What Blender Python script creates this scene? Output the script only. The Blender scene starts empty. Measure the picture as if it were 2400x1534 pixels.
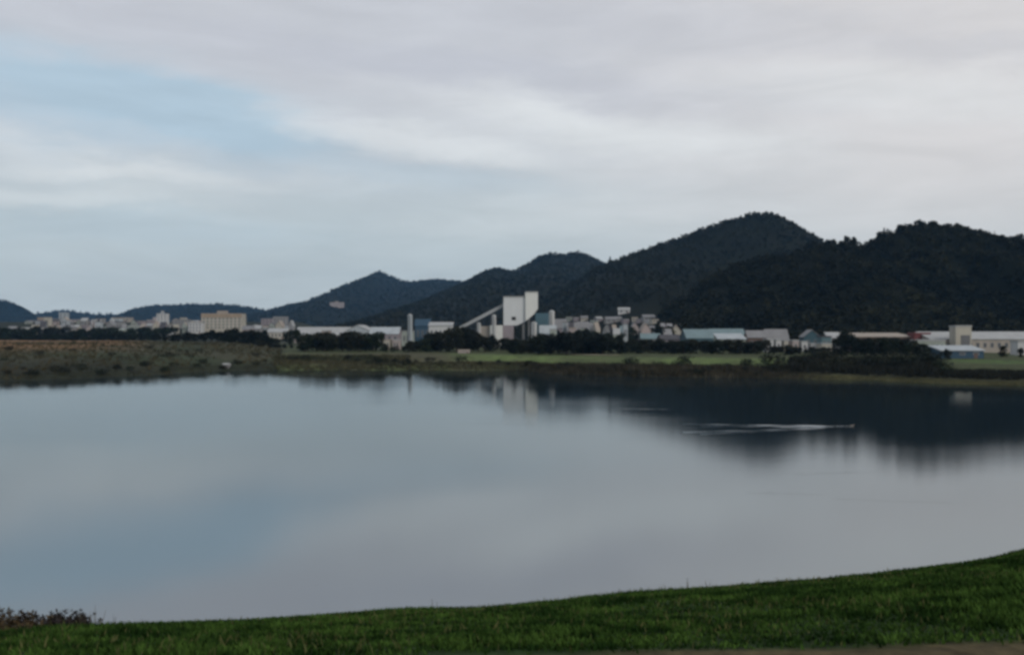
import bpy, math, random
import numpy as np
from mathutils import Vector
from mathutils.bvhtree import BVHTree
from mathutils import noise as mnoise

random.seed(11)
R = np.random.default_rng(7)
SC = bpy.context.scene
COL = SC.collection
F = 2305.0            # focal length of the photograph, in pixels of its 2400 px width
EYE = 12.0            # eye height above the lake
HOR = 768.0

def X(px, d): return (px - 1200.0) / F * d
def Z(py, d): return EYE + (HOR - py) / F * d

# ------------------------------------------------------------------ helpers
def link(o, parent=None):
    COL.objects.link(o)
    if parent is not None: o.parent = parent
    return o

def mesh_np(name, v, f, smooth=False):
    v = np.asarray(v, dtype=np.float32); f = np.asarray(f, dtype=np.int32)
    me = bpy.data.meshes.new(name)
    n, k = f.shape
    me.vertices.add(len(v)); me.vertices.foreach_set('co', v.ravel())
    me.loops.add(n * k); me.loops.foreach_set('vertex_index', f.ravel())
    me.polygons.add(n)
    me.polygons.foreach_set('loop_start', np.arange(0, n * k, k, dtype=np.int32))
    me.polygons.foreach_set('loop_total', np.full(n, k, dtype=np.int32))
    if smooth: me.polygons.foreach_set('use_smooth', np.ones(n, dtype=bool))
    me.update(calc_edges=True)
    return me

def obj(name, me, mat=None, parent=None, loc=(0, 0, 0)):
    if mat is not None:
        me.materials.clear(); me.materials.append(mat)
    o = bpy.data.objects.new(name, me); o.location = loc
    return link(o, parent)

def tag(o, label=None, cat=None, group=None, kind=None):
    if label: o['label'] = label
    if cat: o['category'] = cat
    if group: o['group'] = group
    if kind: o['kind'] = kind
    return o

def empty(name, loc, rz=0.0):
    o = bpy.data.objects.new(name, None); o.location = loc; o.rotation_euler = (0, 0, rz)
    o.empty_display_size = 0.5
    return link(o)

class MB:
    """collects simple solids that become ONE mesh object"""
    def __init__(s): s.v = []; s.f = []
    def add(s, vs, fs):
        b = len(s.v); s.v += [tuple(p) for p in vs]; s.f += [tuple(b + i for i in q) for q in fs]; return s
    def box(s, x0, x1, y0, y1, z0, z1):
        return s.add([(x0,y0,z0),(x1,y0,z0),(x1,y1,z0),(x0,y1,z0),(x0,y0,z1),(x1,y0,z1),(x1,y1,z1),(x0,y1,z1)],
                     [(3,2,1,0),(4,5,6,7),(0,1,5,4),(1,2,6,5),(2,3,7,6),(3,0,4,7)])
    def prism(s, prof, y0, y1):
        """profile in (x, z), counter-clockwise, extruded along y"""
        n = len(prof)
        vs = [(x, y0, z) for x, z in prof] + [(x, y1, z) for x, z in prof]
        fs = [tuple(range(n)), tuple(range(2*n-1, n-1, -1))]
        for i in range(n):
            j = (i+1) % n; fs.append((j, i, i+n, j+n))
        return s.add(vs, fs)
    def prism_x(s, prof, x0, x1):
        """profile in (y, z) extruded along x"""
        n = len(prof)
        vs = [(x0, y, z) for y, z in prof] + [(x1, y, z) for y, z in prof]
        fs = [tuple(range(n-1, -1, -1)), tuple(range(n, 2*n))]
        for i in range(n):
            j = (i+1) % n; fs.append((i, j, j+n, i+n))
        return s.add(vs, fs)
    def lathe(s, prof, cx=0, cy=0, n=20):
        vs = []; fs = []
        for r, z in prof:
            for k in range(n):
                a = 2*math.pi*k/n; vs.append((cx + r*math.cos(a), cy + r*math.sin(a), z))
        for i in range(len(prof)-1):
            for k in range(n):
                l = (k+1) % n; fs.append((i*n+k, i*n+l, (i+1)*n+l, (i+1)*n+k))
        fs.append(tuple(range(n-1, -1, -1))); m = (len(prof)-1)*n; fs.append(tuple(range(m, m+n)))
        return s.add(vs, fs)
    def bar(s, a, b, r, n=6, r2=None):
        a = Vector(a); b = Vector(b); d = (b-a).normalized(); r2 = r if r2 is None else r2
        u = d.orthogonal().normalized(); w = d.cross(u)
        vs = []
        for p, q in ((a, r), (b, r2)):
            for k in range(n):
                t = 2*math.pi*k/n; vs.append(p + u*math.cos(t)*q + w*math.sin(t)*q)
        fs = [(k, (k+1) % n, (k+1) % n + n, k+n) for k in range(n)]
        fs += [tuple(range(n-1, -1, -1)), tuple(range(n, 2*n))]
        return s.add(vs, fs)
    def build(s, name, mat, parent=None, smooth=False):
        me = bpy.data.meshes.new(name); me.from_pydata(s.v, [], s.f)
        if smooth: me.polygons.foreach_set('use_smooth', [True]*len(me.polygons))
        me.update()
        return obj(name, me, mat, parent)

def fbm(x, y, seed=0.0, octs=4):
    """cheap numpy fractal noise in about -1..1"""
    out = np.zeros(np.broadcast(x, y).shape); a = 1.0; f = 1.0; tot = 0
    g = np.random.default_rng(int(seed*97)+3)
    for _ in range(octs):
        for _k in range(3):
            th = g.uniform(0, 2*math.pi); ph = g.uniform(0, 6.28); q = f*g.uniform(.75, 1.35)
            out = out + a*np.sin(q*(x*math.cos(th)+y*math.sin(th)) + ph + 1.3*np.sin(q*.6*(y*math.cos(th)-x*math.sin(th))+ph*2))/3
        tot += a; a *= .55; f *= 2.1
    return out/tot*1.6

# ------------------------------------------------------------------ materials
def newmat(name):
    m = bpy.data.materials.new(name); m.use_nodes = True
    nt = m.node_tree; b = nt.nodes['Principled BSDF']
    return m, nt, b

def ncol(c): return (c[0], c[1], c[2], 1.0)

def varied(name, c1, c2, scale=1.0, rough=.85, detail=5, spec=.2, bump=0.0, objrand=0.0, coord='Object', stretch=None, band=(.32, .68)):
    m, nt, b = newmat(name); N = nt.nodes; L = nt.links
    tc = N.new('ShaderNodeTexCoord'); src = tc.outputs[coord]
    if stretch:
        mp = N.new('ShaderNodeMapping'); mp.inputs['Scale'].default_value = stretch
        L.new(src, mp.inputs['Vector']); src = mp.outputs[0]
    nz = N.new('ShaderNodeTexNoise'); nz.inputs['Scale'].default_value = scale; nz.inputs['Detail'].default_value = detail
    nz.inputs['Roughness'].default_value = .62
    L.new(src, nz.inputs['Vector'])
    rp = N.new('ShaderNodeValToRGB'); rp.color_ramp.elements[0].position = band[0]; rp.color_ramp.elements[1].position = band[1]
    rp.color_ramp.elements[0].color = ncol(c1); rp.color_ramp.elements[1].color = ncol(c2)
    L.new(nz.outputs['Fac'], rp.inputs['Fac'])
    out = rp.outputs['Color']
    if objrand:
        oi = N.new('ShaderNodeObjectInfo'); mr = N.new('ShaderNodeMapRange')
        mr.inputs['To Min'].default_value = 1-objrand; mr.inputs['To Max'].default_value = 1+objrand
        L.new(oi.outputs['Random'], mr.inputs['Value'])
        hs = N.new('ShaderNodeHueSaturation'); L.new(out, hs.inputs['Color']); L.new(mr.outputs[0], hs.inputs['Value']); out = hs.outputs['Color']
    L.new(out, b.inputs['Base Color'])
    b.inputs['Roughness'].default_value = rough; b.inputs['Specular IOR Level'].default_value = spec
    if bump:
        bp = N.new('ShaderNodeBump'); bp.inputs['Strength'].default_value = bump
        L.new(nz.outputs['Fac'], bp.inputs['Height']); L.new(bp.outputs[0], b.inputs['Normal'])
    return m

def wallmat(name, c, dirt=.78, rough=.75):
    gm_ = sum(c)/3; c = [(k*.75+gm_*.25)*.60 for k in c]
    return varied(name, [k*dirt for k in c], c, scale=.35, rough=rough, spec=.25, stretch=(1, 1, .35))

def leafmat(name, c1, c2, scale=.35):
    return varied(name, c1, c2, scale=scale, rough=.8, spec=.12, objrand=.22)

M = dict(
    white=wallmat('white_paint', (.80, .83, .84)), cream=wallmat('cream_paint', (.68, .64, .52)), grey=wallmat('grey_render', (.38, .39, .40)),
    mauve=wallmat('mauve_render', (.42, .36, .40)), pink=wallmat('pink_render', (.60, .50, .48)), beige=wallmat('beige_render', (.56, .50, .42)),
    greenish=wallmat('pale_green_render', (.46, .54, .47)), bluewhite=wallmat('blue_white_panel', (.55, .64, .70)), orange=wallmat('orange_band', (.56, .42, .27)),
    blue=wallmat('blue_sheet', (.035, .12, .21)), teal=wallmat('teal_sheet', (.13, .28, .33)), tealdark=wallmat('dark_teal_sheet', (.05, .15, .20)),
    red=wallmat('red_brick', (.28, .06, .06)), brown=wallmat('brown_brick', (.22, .13, .10)),
    plantgrey=wallmat('plant_panel', (.84, .90, .93), .9), plantcream_lit=wallmat('plant_cream_lit_panel', (.95, .99, .95), .92),  # yellowish light on the hopper house is put into the paler panel colour
    roofgrey=wallmat('grey_roof', (.33, .34, .36)), roofdark=wallmat('dark_roof', (.10, .10, .12)), roofwhite=wallmat('white_roof', (.54, .57, .58)),
    roofblue=wallmat('blue_roof', (.22, .36, .40)), rooftan=wallmat('tan_roof', (.52, .44, .36)), roofred=wallmat('brown_tile_roof', (.24, .13, .12)),
    metal=wallmat('galvanised_metal', (.50, .54, .56), .85, .5), dark=wallmat('dark_opening', (.03, .03, .035)), steel=wallmat('steel', (.22, .23, .24)),
    bark=varied('bark', (.03, .025, .02), (.07, .055, .045), scale=6, bump=.4),
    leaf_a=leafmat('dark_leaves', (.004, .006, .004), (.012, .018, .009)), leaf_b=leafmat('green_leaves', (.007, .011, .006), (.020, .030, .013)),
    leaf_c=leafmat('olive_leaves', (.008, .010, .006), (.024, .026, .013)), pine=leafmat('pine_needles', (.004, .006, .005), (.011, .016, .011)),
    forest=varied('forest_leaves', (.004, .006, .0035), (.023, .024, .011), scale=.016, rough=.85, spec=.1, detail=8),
    dryweed=varied('dry_weed', (.009, .008, .009), (.024, .018, .018), scale=5, rough=.85),
    dryleaf=varied('dry_leaf', (.03, .022, .012), (.075, .052, .026), scale=5, rough=.85),
    stem=varied('weed_stem', (.05, .045, .03), (.09, .08, .05), scale=4),
    feather=varied('plumage', (.10, .09, .08), (.24, .22, .20), scale=8),
    beak=varied('beak', (.35, .2, .05), (.45, .28, .08), scale=8),
    petal=varied('petal', (.6, .6, .55), (.75, .75, .7), scale=20),
)
g, nt, b = newmat('window_glass')
b.inputs['Base Color'].default_value = (.07, .08, .09, 1); b.inputs['Roughness'].default_value = .25
M['glass'] = g

# ------------------------------------------------------------------ terrain
cr_u = np.array([-3000, -300, 0, 220, 600, 1200, 1700, 2050, 2250, 2330, 2400, 2600, 5000], float)
cr_y = np.array([1530, 1522, 1512, 1497, 1460, 1411, 1372, 1334, 1304, 1290, 1274, 1258, 1250], float)
CREST_Y = 10.5
sh_u = np.array([-900, -100, 0, 200, 350, 480, 600, 660, 1000, 1230, 1300, 1500, 1800, 1900, 2050, 2150, 2400, 2600, 3300], float)
sh_y = np.array([925, 900, 895, 888, 881, 873, 869, 869, 869, 870, 878, 884, 887, 890, 893, 899, 906, 910, 918], float)
pn_u = np.array([-900, 0, 300, 480, 560, 620, 650, 680], float)
pn_h = np.array([6.4, 6.1, 6.0, 5.6, 5.0, 3.6, 2.6, 0.0], float)    # height of the headland's ridge

def smooth(t): t = np.clip(t, 0, 1); return t*t*(3-2*t)

def shore_d(u): return EYE*F/(np.interp(u, sh_u, sh_y)-HOR)

def height(x, y):
    x = np.asarray(x, float); y = np.asarray(y, float)
    yy = np.maximum(y, 1.0); u = np.clip(x/yy*F+1200, -3000, 5000)
    # near bank: the path, the grass slope, its crest, the hidden steep side
    zc = EYE-.055-(np.interp(u, cr_u, cr_y)-HOR)/F*CREST_Y
    t = np.clip((y-4.75)/(CREST_Y-4.75), 0, 1)
    near = 10.42+(zc-10.42)*(t*.75+.25*t*t)
    near = near+np.where(y > CREST_Y, -.55*(y-CREST_Y)-.03*np.minimum(np.maximum(y-CREST_Y, 0), 3)**2, 0)
    near = near+.035*fbm(x*1.6, y*1.6, 2, 2)*smooth((y-4.7)/1.5)
    near = np.where(y < -9, 10.42-.5*(-9-y), near)
    near = np.where(y < 0, np.maximum(near, 3.0), near)
    # far side
    d0 = shore_d(u)+1.8*fbm(x*.11, y*.02+x*.05, 5)
    q = y-d0
    far = np.where(q < 0, np.maximum(q*.12, -2.5), 1.5*smooth(q/7)+1.5*smooth((q-5)/28))
    pk = np.interp(u, pn_u, pn_h, right=0)
    far = far+np.where(pk > 0, (pk-3.0).clip(0)*smooth((q-8)/120)*(1-smooth((y-430)/120)), 0)
    far = far+np.where(q > 3, .16*fbm(x*.12, y*.12, 9), 0)+14*smooth((y-735)/210)*(1-smooth((u-690)/120))*(1-smooth((y-1100)/400))
    return np.maximum(np.maximum(near, far), -2.5)

ang = np.concatenate([np.radians(np.arange(-180, -34, 2.0)), np.radians(np.arange(-34, 34, .16)), np.radians(np.arange(34, 180, 2.0))])
dist = np.concatenate([[1.0, 2.2, 3.2], np.arange(4.0, 13.5, .16), np.arange(13.5, 24, .8), np.arange(24, 180, 9),
                       np.arange(180, 420, 1.6), np.geomspace(420, 9000, 60)])
A, D = np.meshgrid(ang, dist, indexing='ij')
D = np.where(np.abs(A) < math.radians(60), D/np.cos(np.clip(A, -1.04, 1.04)), D/math.cos(math.radians(60)))
GX, GY = np.sin(A)*D, np.cos(A)*D
GZ = height(GX, GY)
na, nd = A.shape
idx = np.arange(na*nd).reshape(na, nd); nxt = np.roll(idx, -1, axis=0)
gf = np.stack([idx[:, :-1], idx[:, 1:], nxt[:, 1:], nxt[:, :-1]], -1).reshape(-1, 4)[:, ::-1]
gv = np.stack([GX, GY, GZ], -1).reshape(-1, 3)
gv = np.vstack([gv, [[0, 0, 10.42]]]); c0 = len(gv)-1
ground_me = mesh_np('ground', gv, gf, True)

def ground_colour(x, y, z):
    u = np.clip(x/np.maximum(y, 1)*F+1200, -3000, 5000)
    n1 = fbm(x*.09, y*.09, 21); n2 = fbm(x*.4, y*.4, 22)
    q = y-shore_d(u)
    c = np.zeros(x.shape+(3,)); c[:] = (.045, .055, .025)                     # plain land
    def put(w, col):
        nonlocal c
        w = np.clip(w, 0, 1)[..., None]; c = c*(1-w)+np.array(col)*w
    far = y > 150
    put((y > 560)*(u < 900)*1.0, (.014, .018, .011)); put((y > 480)*(y < 560)*(u < 700)*.7, (.02, .026, .014))
    # headland: brown grass, an orange-brown upper part, olive patches
    w = (u < 670)*far*(q > -4)*(y < 600)
    put(w*1.0, (.042, .044, .025)); put(w*smooth((n1+.1)/.5)*.8, (.026, .038, .018)); put(w*smooth((q-60)/50)*smooth((390-u)/160)*smooth((n1+.7)/.6), (.145, .085, .042))
    put(w*(1-smooth((q-14)/40))*smooth((420-u)/200)*.9, (.015, .018, .011)); put(w*(1-smooth((q-4)/14))*.85, (.016, .019, .011))
    # brown middle shore
    w = (u >= 650)*smooth((1200-u)/160)*far*(q > -2)*(q < 70)
    put(w*1.0, (.056, .056, .031)); put(w*smooth((n1+.1)/.5)*.7, (.06, .08, .032)); put(w*smooth((u-640)/20)*smooth((860-u)/60)*smooth((q-22)/10)*smooth((46-q)/10), (.10, .15, .045))
    # green meadow
    w = smooth((u-1020)/120)*smooth((1880-u)/60)*far*smooth((q-14-3*n1)/7)*smooth((60+6*n1-q)/12)
    put(w, (.085, .125, .040)); put(w*smooth((n1+.2)/.5)*.75, (.050, .066, .026)); put(w*smooth((n2-.1)/.4)*.5, (.085, .095, .045))
    w = smooth((u-2200)/60)*far*smooth((q-38)/5)*smooth((72-q)/6)
    put(w, (.055, .090, .028)); put(w*smooth((n1+.2)/.5)*.6, (.035, .05, .02))
    # dark bank above the water and the olive lip of the right shore
    w = smooth((u-1180)/80)*far*(q > -3)*smooth((13-q)/4)
    put(w*.9, (.026, .026, .017))
    w = smooth((u-1640)/300)*far*(q > -3)*smooth((4.2-q)/2)
    put(w*.8, (.075, .075, .032))
    # pale far road
    w = smooth((u-1310)/40)*smooth((1460-u)/20)*far*(1-smooth(np.abs(q-76)/4))
    put(w, (.33, .28, .22))
    # near bank
    w = (y < 60)*1.0
    put(w, (.012, .030, .006)); put(w*smooth(n2/.6)*.5, (.022, .036, .008))
    edge = 4.83+.22*smooth((u-1200)/1300)+.05*fbm(x*3, y*3, 31)
    put(w*smooth((edge-y)/.10)*smooth((u-900)/500), (.088, .072, .038))
    put(w*(y < 4.6), (.10, .08, .045))
    put(w*(y > CREST_Y+.5), (.03, .03, .015))
    return c

gc = ground_colour(gv[:, 0], gv[:, 1], gv[:, 2])
at = ground_me.color_attributes.new('ground_tint', 'FLOAT_COLOR', 'POINT')
at.data.foreach_set('color', np.hstack([gc, np.ones((len(gc), 1))]).astype(np.float32).ravel())
m, nt, b = newmat('ground_cover')
N, L = nt.nodes, nt.links
ca = N.new('ShaderNodeVertexColor'); ca.layer_name = 'ground_tint'
tc = N.new('ShaderNodeTexCoord')
def noise(scale, detail=6):
    n = N.new('ShaderNodeTexNoise'); n.inputs['Scale'].default_value = scale; n.inputs['Detail'].default_value = detail
    L.new(tc.outputs['Object'], n.inputs['Vector']); return n
n1, n2 = noise(.5), noise(9)
mr1 = N.new('ShaderNodeMapRange'); mr1.inputs['From Min'].default_value = .3; mr1.inputs['From Max'].default_value = .7; mr1.inputs['To Min'].default_value = .55; mr1.inputs['To Max'].default_value = 1.45
L.new(n1.outputs['Fac'], mr1.inputs['Value'])
mr2 = N.new('ShaderNodeMapRange'); mr2.inputs['From Min'].default_value = .3; mr2.inputs['From Max'].default_value = .7; mr2.inputs['To Min'].default_value = .6; mr2.inputs['To Max'].default_value = 1.4
L.new(n2.outputs['Fac'], mr2.inputs['Value'])
mu = N.new('ShaderNodeMath'); mu.operation = 'MULTIPLY'; L.new(mr1.outputs[0], mu.inputs[0]); L.new(mr2.outputs[0], mu.inputs[1])
vm = N.new('ShaderNodeVectorMath'); vm.operation = 'SCALE'; L.new(ca.outputs['Color'], vm.inputs[0]); L.new(mu.outputs[0], vm.inputs['Scale'])
L.new(vm.outputs[0], b.inputs['Base Color']); b.inputs['Roughness'].default_value = .9; b.inputs['Specular IOR Level'].default_value = .1
bp = N.new('ShaderNodeBump'); bp.inputs['Strength'].default_value = .5; bp.inputs['Distance'].default_value = .08
L.new(n2.outputs['Fac'], bp.inputs['Height']); L.new(bp.outputs[0], b.inputs['Normal'])
tag(obj('ground', ground_me, m), kind='structure')

# ------------------------------------------------------------------ hills
# silhouette points (px, py), ridge distance, foot distance, crown count, crown size
HILLS = [
    ('far_left', [(-400, 716), (-200, 705), (-60, 700), (10, 703), (35, 712), (60, 732), (90, 745), (130, 762)], 3200, 2800, 1300, 9),
    ('skyline_low', [(-100, 745), (60, 736), (130, 728), (160, 727), (220, 735), (300, 736), (360, 730), (460, 735), (700, 738), (900, 745)], 3900, 3500, 1700, 11),
    ('long_low', [(230, 745), (290, 735), (320, 722), (360, 715), (450, 712), (520, 712), (560, 716), (600, 722), (640, 729), (700, 745), (760, 760)], 3500, 3000, 2600, 9),
    ('middle_left', [(560, 760), (600, 742), (640, 729), (680, 713), (710, 709), (738, 716), (760, 694), (783, 682), (815, 688), (850, 656), (890, 635), (915, 646), (935, 655),
                     (965, 660), (1020, 654), (1060, 658), (1100, 660), (1160, 668), (1300, 690), (1500, 700)], 3200, 1900, 7500, 9),
    ('middle', [(900, 762), (960, 730), (1020, 690), (1090, 660), (1135, 635), (1168, 627), (1195, 634), (1210, 632), (1235, 617), (1260, 601), (1288, 592), (1325, 595), (1355, 589), (1380, 597),
                (1412, 615), (1440, 616), (1500, 622), (1700, 640)], 1950, 820, 7500, 7),
    ('big_peak', [(1180, 745), (1260, 715), (1330, 670), (1400, 626), (1432, 614), (1480, 594), (1560, 567), (1640, 537), (1700, 515), (1740, 507), (1775, 496), (1810, 499), (1850, 517), (1890, 542),
                  (1940, 576), (2000, 600), (2200, 640), (2600, 680)], 1150, 600, 8000, 5.4),
    ('right_ridge', [(1530, 742), (1590, 702), (1650, 660), (1715, 626), (1780, 606), (1850, 600), (1905, 574), (1950, 571), (2000, 571), (2050, 560), (2090, 540), (2140, 529), (2190, 529), (2240, 533),
                     (2280, 544), (2330, 556), (2375, 563), (2410, 555), (2480, 535), (2600, 530), (2900, 600)], 650, 415, 5600, 5.0),
]
bv, bf = [np.asarray(gv)], [gf]; boff = len(gv)
hill_data = []
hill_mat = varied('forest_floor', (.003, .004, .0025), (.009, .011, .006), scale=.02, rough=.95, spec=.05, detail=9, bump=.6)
for hi, (hn, prof, dr, df, ncr, cs) in enumerate(HILLS):
    pu = np.array([p[0] for p in prof], float); pz = np.array([Z(p[1], dr) for p in prof])-cs*.55
    xs = X(pu, dr); x0, x1 = xs[0], xs[-1]; wtail = min((dr-df)*.55, 150) if dr > 700 else 28
    nx = 220; ns = 60
    gx = np.linspace(x0-wtail, x1+wtail, nx); s = np.linspace(0, 1.7, ns)
    GX2, S = np.meshgrid(gx, s, indexing='ij')
    def hz(x, s, xs=xs, pz=pz, x0=x0, x1=x1, wt=wtail, hi=hi, dr=dr, df=df):
        base = 1.0
        zr = np.interp(x, xs, pz)
        zr = np.where(x < x0, base+(pz[0]-base)*(1-smooth((x0-x)/wt)), zr); zr = np.where(x > x1, base+(pz[-1]-base)*(1-smooth((x-x1)/wt)), zr)
        f = np.where(s <= 1, np.clip(s, 0, 1)**1.12, 1-.8*smooth((s-1)/.7))
        k = 28.0*(dr-df)/330
        spur = fbm(x/k, s*1.6+x/k*.25, 40+hi, 3)
        f = f+.15*spur*np.clip(s*(1-s)*4, 0, 1)*np.where(s < 1, 1, 0)
        return base+(zr-base)*f
    H = hz(GX2, S)
    GY2 = df+(dr-df)*S
    v = np.stack([GX2, GY2, H], -1).reshape(-1, 3)
    ii = np.arange(nx*ns).reshape(nx, ns)
    f = np.stack([ii[:-1, :-1], ii[1:, :-1], ii[1:, 1:], ii[:-1, 1:]], -1).reshape(-1, 4)
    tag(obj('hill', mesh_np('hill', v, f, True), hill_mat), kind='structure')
    bv.append(v); bf.append(f+boff); boff += len(v)
    hill_data.append((hz, xs, dr, df, ncr, cs, hn))

BV = BVHTree.FromPolygons(np.vstack(bv).tolist(), np.vstack(bf).tolist())
def zat(x, y):
    h = BV.ray_cast(Vector((x, y, 600)), Vector((0, 0, -1)))
    return h[0].z if h[0] is not None else 3.0
def hit(px, py):
    """the point of the land seen at that place of the photograph"""
    h = BV.ray_cast(Vector((0, 20, Z(py, 20)))+Vector((X(px, 20), 0, 0)), Vector((X(px, 1), 1, (HOR-py)/F)).normalized())
    return h[0]

# ------------------------------------------------------------------ water
m, nt, b = newmat('lake_water'); N, L = nt.nodes, nt.links
for n in list(N):
    if n.type != 'OUTPUT_MATERIAL': N.remove(n)
out = [n for n in N if n.type == 'OUTPUT_MATERIAL'][0]
tc = N.new('ShaderNodeTexCoord')
mp = N.new('ShaderNodeMapping'); mp.inputs['Scale'].default_value = (.35, .9, 1); L.new(tc.outputs['Object'], mp.inputs['Vector'])
nz = N.new('ShaderNodeTexNoise'); nz.inputs['Scale'].default_value = 1.0; nz.inputs['Detail'].default_value = 4; L.new(mp.outputs[0], nz.inputs['Vector'])
bp = N.new('ShaderNodeBump'); bp.inputs['Strength'].default_value = .02; bp.inputs['Distance'].default_value = .1
L.new(nz.outputs['Fac'], bp.inputs['Height'])
mp2 = N.new('ShaderNodeMapping'); mp2.inputs['Scale'].default_value = (.006, .03, 1); L.new(tc.outputs['Object'], mp2.inputs['Vector'])
nb = N.new('ShaderNodeTexNoise'); nb.inputs['Scale'].default_value = 1.0; nb.inputs['Detail'].default_value = 3; L.new(mp2.outputs[0], nb.inputs['Vector'])
mr = N.new('ShaderNodeMapRange'); mr.inputs['From Min'].default_value = .35; mr.inputs['From Max'].default_value = .7; mr.inputs['To Min'].default_value = .07; mr.inputs['To Max'].default_value = .11
L.new(nb.outputs['Fac'], mr.inputs['Value'])
gl = N.new('ShaderNodeBsdfGlossy'); gl.distribution = 'BECKMANN'; gl.inputs['Color'].default_value = (.94, .985, 1.0, 1); L.new(mr.outputs[0], gl.inputs['Roughness']); L.new(bp.outputs[0], gl.inputs['Normal'])
df_ = N.new('ShaderNodeBsdfDiffuse'); df_.inputs['Color'].default_value = (.010, .017, .022, 1)
fr = N.new('ShaderNodeFresnel'); fr.inputs['IOR'].default_value = 5.0
mx = N.new('ShaderNodeMixShader'); L.new(fr.outputs[0], mx.inputs[0]); L.new(df_.outputs[0], mx.inputs[1]); L.new(gl.outputs[0], mx.inputs[2])
L.new(mx.outputs[0], out.inputs['Surface'])
WATER = m
wx = np.linspace(-900, 900, 61); wy = np.linspace(11, 330, 41)
WXg, WYg = np.meshgrid(wx, wy, indexing='ij')
ii = np.arange(61*41).reshape(61, 41)
wf = np.stack([ii[:-1, :-1], ii[1:, :-1], ii[1:, 1:], ii[:-1, 1:]], -1).reshape(-1, 4)
tag(obj('water', mesh_np('water', np.stack([WXg, WYg, WXg*0], -1).reshape(-1, 3), wf, True), WATER), kind='structure')

# a bird's wake: two low ridges of water spreading from it, and older fainter ripples
def ridge(mb, pts, h, w):
    n = len(pts); vs = []; fs = []
    for i, (x, y) in enumerate(pts):
        t = i/(n-1); hh = h*(math.sin(math.pi*min(1, .06+t*.94))**.6)*(.72+.28*math.sin(t*23+pts[-1][1]))*(1-.65*t)
        for k in range(9):
            a = (k/8-.5)*2; vs.append((x, y+a*w, .004+hh*(.5+.5*math.cos(a*math.pi))))
    for i in range(n-1):
        for k in range(8): fs.append((i*9+k, (i+1)*9+k, (i+1)*9+k+1, i*9+k+1))
    mb.add(vs, fs)
def onwater(px, py):
    d = EYE*F/(py-HOR); return X(px, d), d
def line(p, q, n=40, wob=.25):
    (x0, y0), (x1, y1) = onwater(*p), onwater(*q)
    return [(x0+(x1-x0)*t, y0+(y1-y0)*t+wob*math.sin(t*9+p[0])*t) for t in np.linspace(0, 1, n)]
mb = MB()
ridge(mb, line((1992, 1000), (1600, 995)), .026, .75)
ridge(mb, line((1950, 1001.5), (1640, 1000)), .020, .8)
ridge(mb, line((1930, 1004), (1600, 1014)), .018, .8)
ridge(mb, line((1850, 1008), (1640, 1018)), .013, .8)
tag(mb.build('wake_ripples', WATER, None, True), kind='structure')
mb = MB()
ridge(mb, line((1865, 1112), (2060, 1106), 24, .1), .006, .35)
ridge(mb, line((1755, 1155), (1930, 1158), 24, .1), .006, .35)
ridge(mb, line((1960, 1168), (2230, 1178), 24, .1), .006, .35)
ridge(mb, line((1440, 958), (1610, 962), 24, .1), .014, .45)
ridge(mb, line((1080, 992), (1260, 996), 24, .1), .006, .35)
tag(mb.build('faint_ripples', WATER, None, True), kind='structure')
bx, by = onwater(1997, 1000)
bird = empty('water_bird', (bx, by, 0))
tag(bird, 'small pale brown water bird swimming at the tip of the bright wake', 'bird')
mb = MB()
rings = [(-.26, .06, .02, .02), (-.18, .07, .07, .05), (-.06, .07, .11, .09), (.06, .07, .11, .09), (.15, .09, .07, .07), (.19, .15, .045, .05), (.21, .20, .04, .045), (.25, .225, .042, .04), (.29, .22, .02, .02)]
vs, fs = [], []
for x, z, ry, rz_ in rings:
    for k in range(10):
        a = 2*math.pi*k/10; vs.append((x, ry*math.cos(a), z+rz_*math.sin(a)))
for i in range(len(rings)-1):
    for k in range(10): fs.append((i*10+k, i*10+(k+1) % 10, (i+1)*10+(k+1) % 10, (i+1)*10+k))
fs += [tuple(range(9, -1, -1)), tuple(range(80, 90))]
mb.add(vs, fs); mb.build('body', M['feather'], bird, True)
MB().bar((.285, 0, .22), (.345, 0, .21), .014, 6, .006).build('beak', M['beak'], bird)

# ------------------------------------------------------------------ foliage meshes
def leaf_cloud(n, lobes, size, seed, flat=.0, shell=.55):
    """n leaf-clump quads spread through a set of lobes (cx,cy,cz,rx,ry,rz)"""
    g = np.random.default_rng(seed)
    w = np.array([l[3]*l[4]*l[5] for l in lobes])**.7; w /= w.sum()
    li = g.choice(len(lobes), n, p=w); Lb = np.array(lobes)[li]
    d = g.normal(size=(n, 3)); d /= np.linalg.norm(d, axis=1)[:, None]
    r = shell+(1-shell)*g.random(n)**.7
    c = Lb[:, :3]+d*r[:, None]*Lb[:, 3:6]
    nrm = d*.7+g.normal(size=(n, 3))*.7; nrm[:, 2] += .25; nrm /= np.linalg.norm(nrm, axis=1)[:, None]
    t = np.cross(nrm, g.normal(size=(n, 3))); t /= np.linalg.norm(t, axis=1)[:, None]
    b2 = np.cross(nrm, t); s = size*(.55+.9*g.random(n))[:, None]
    k = (.5+.4*g.random(n))[:, None]
    v = np.stack([c-t*s, c-b2*s*k, c+t*s, c+b2*s*k], 1).reshape(-1, 3)
    return v, np.arange(4*n).reshape(n, 4)

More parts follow.
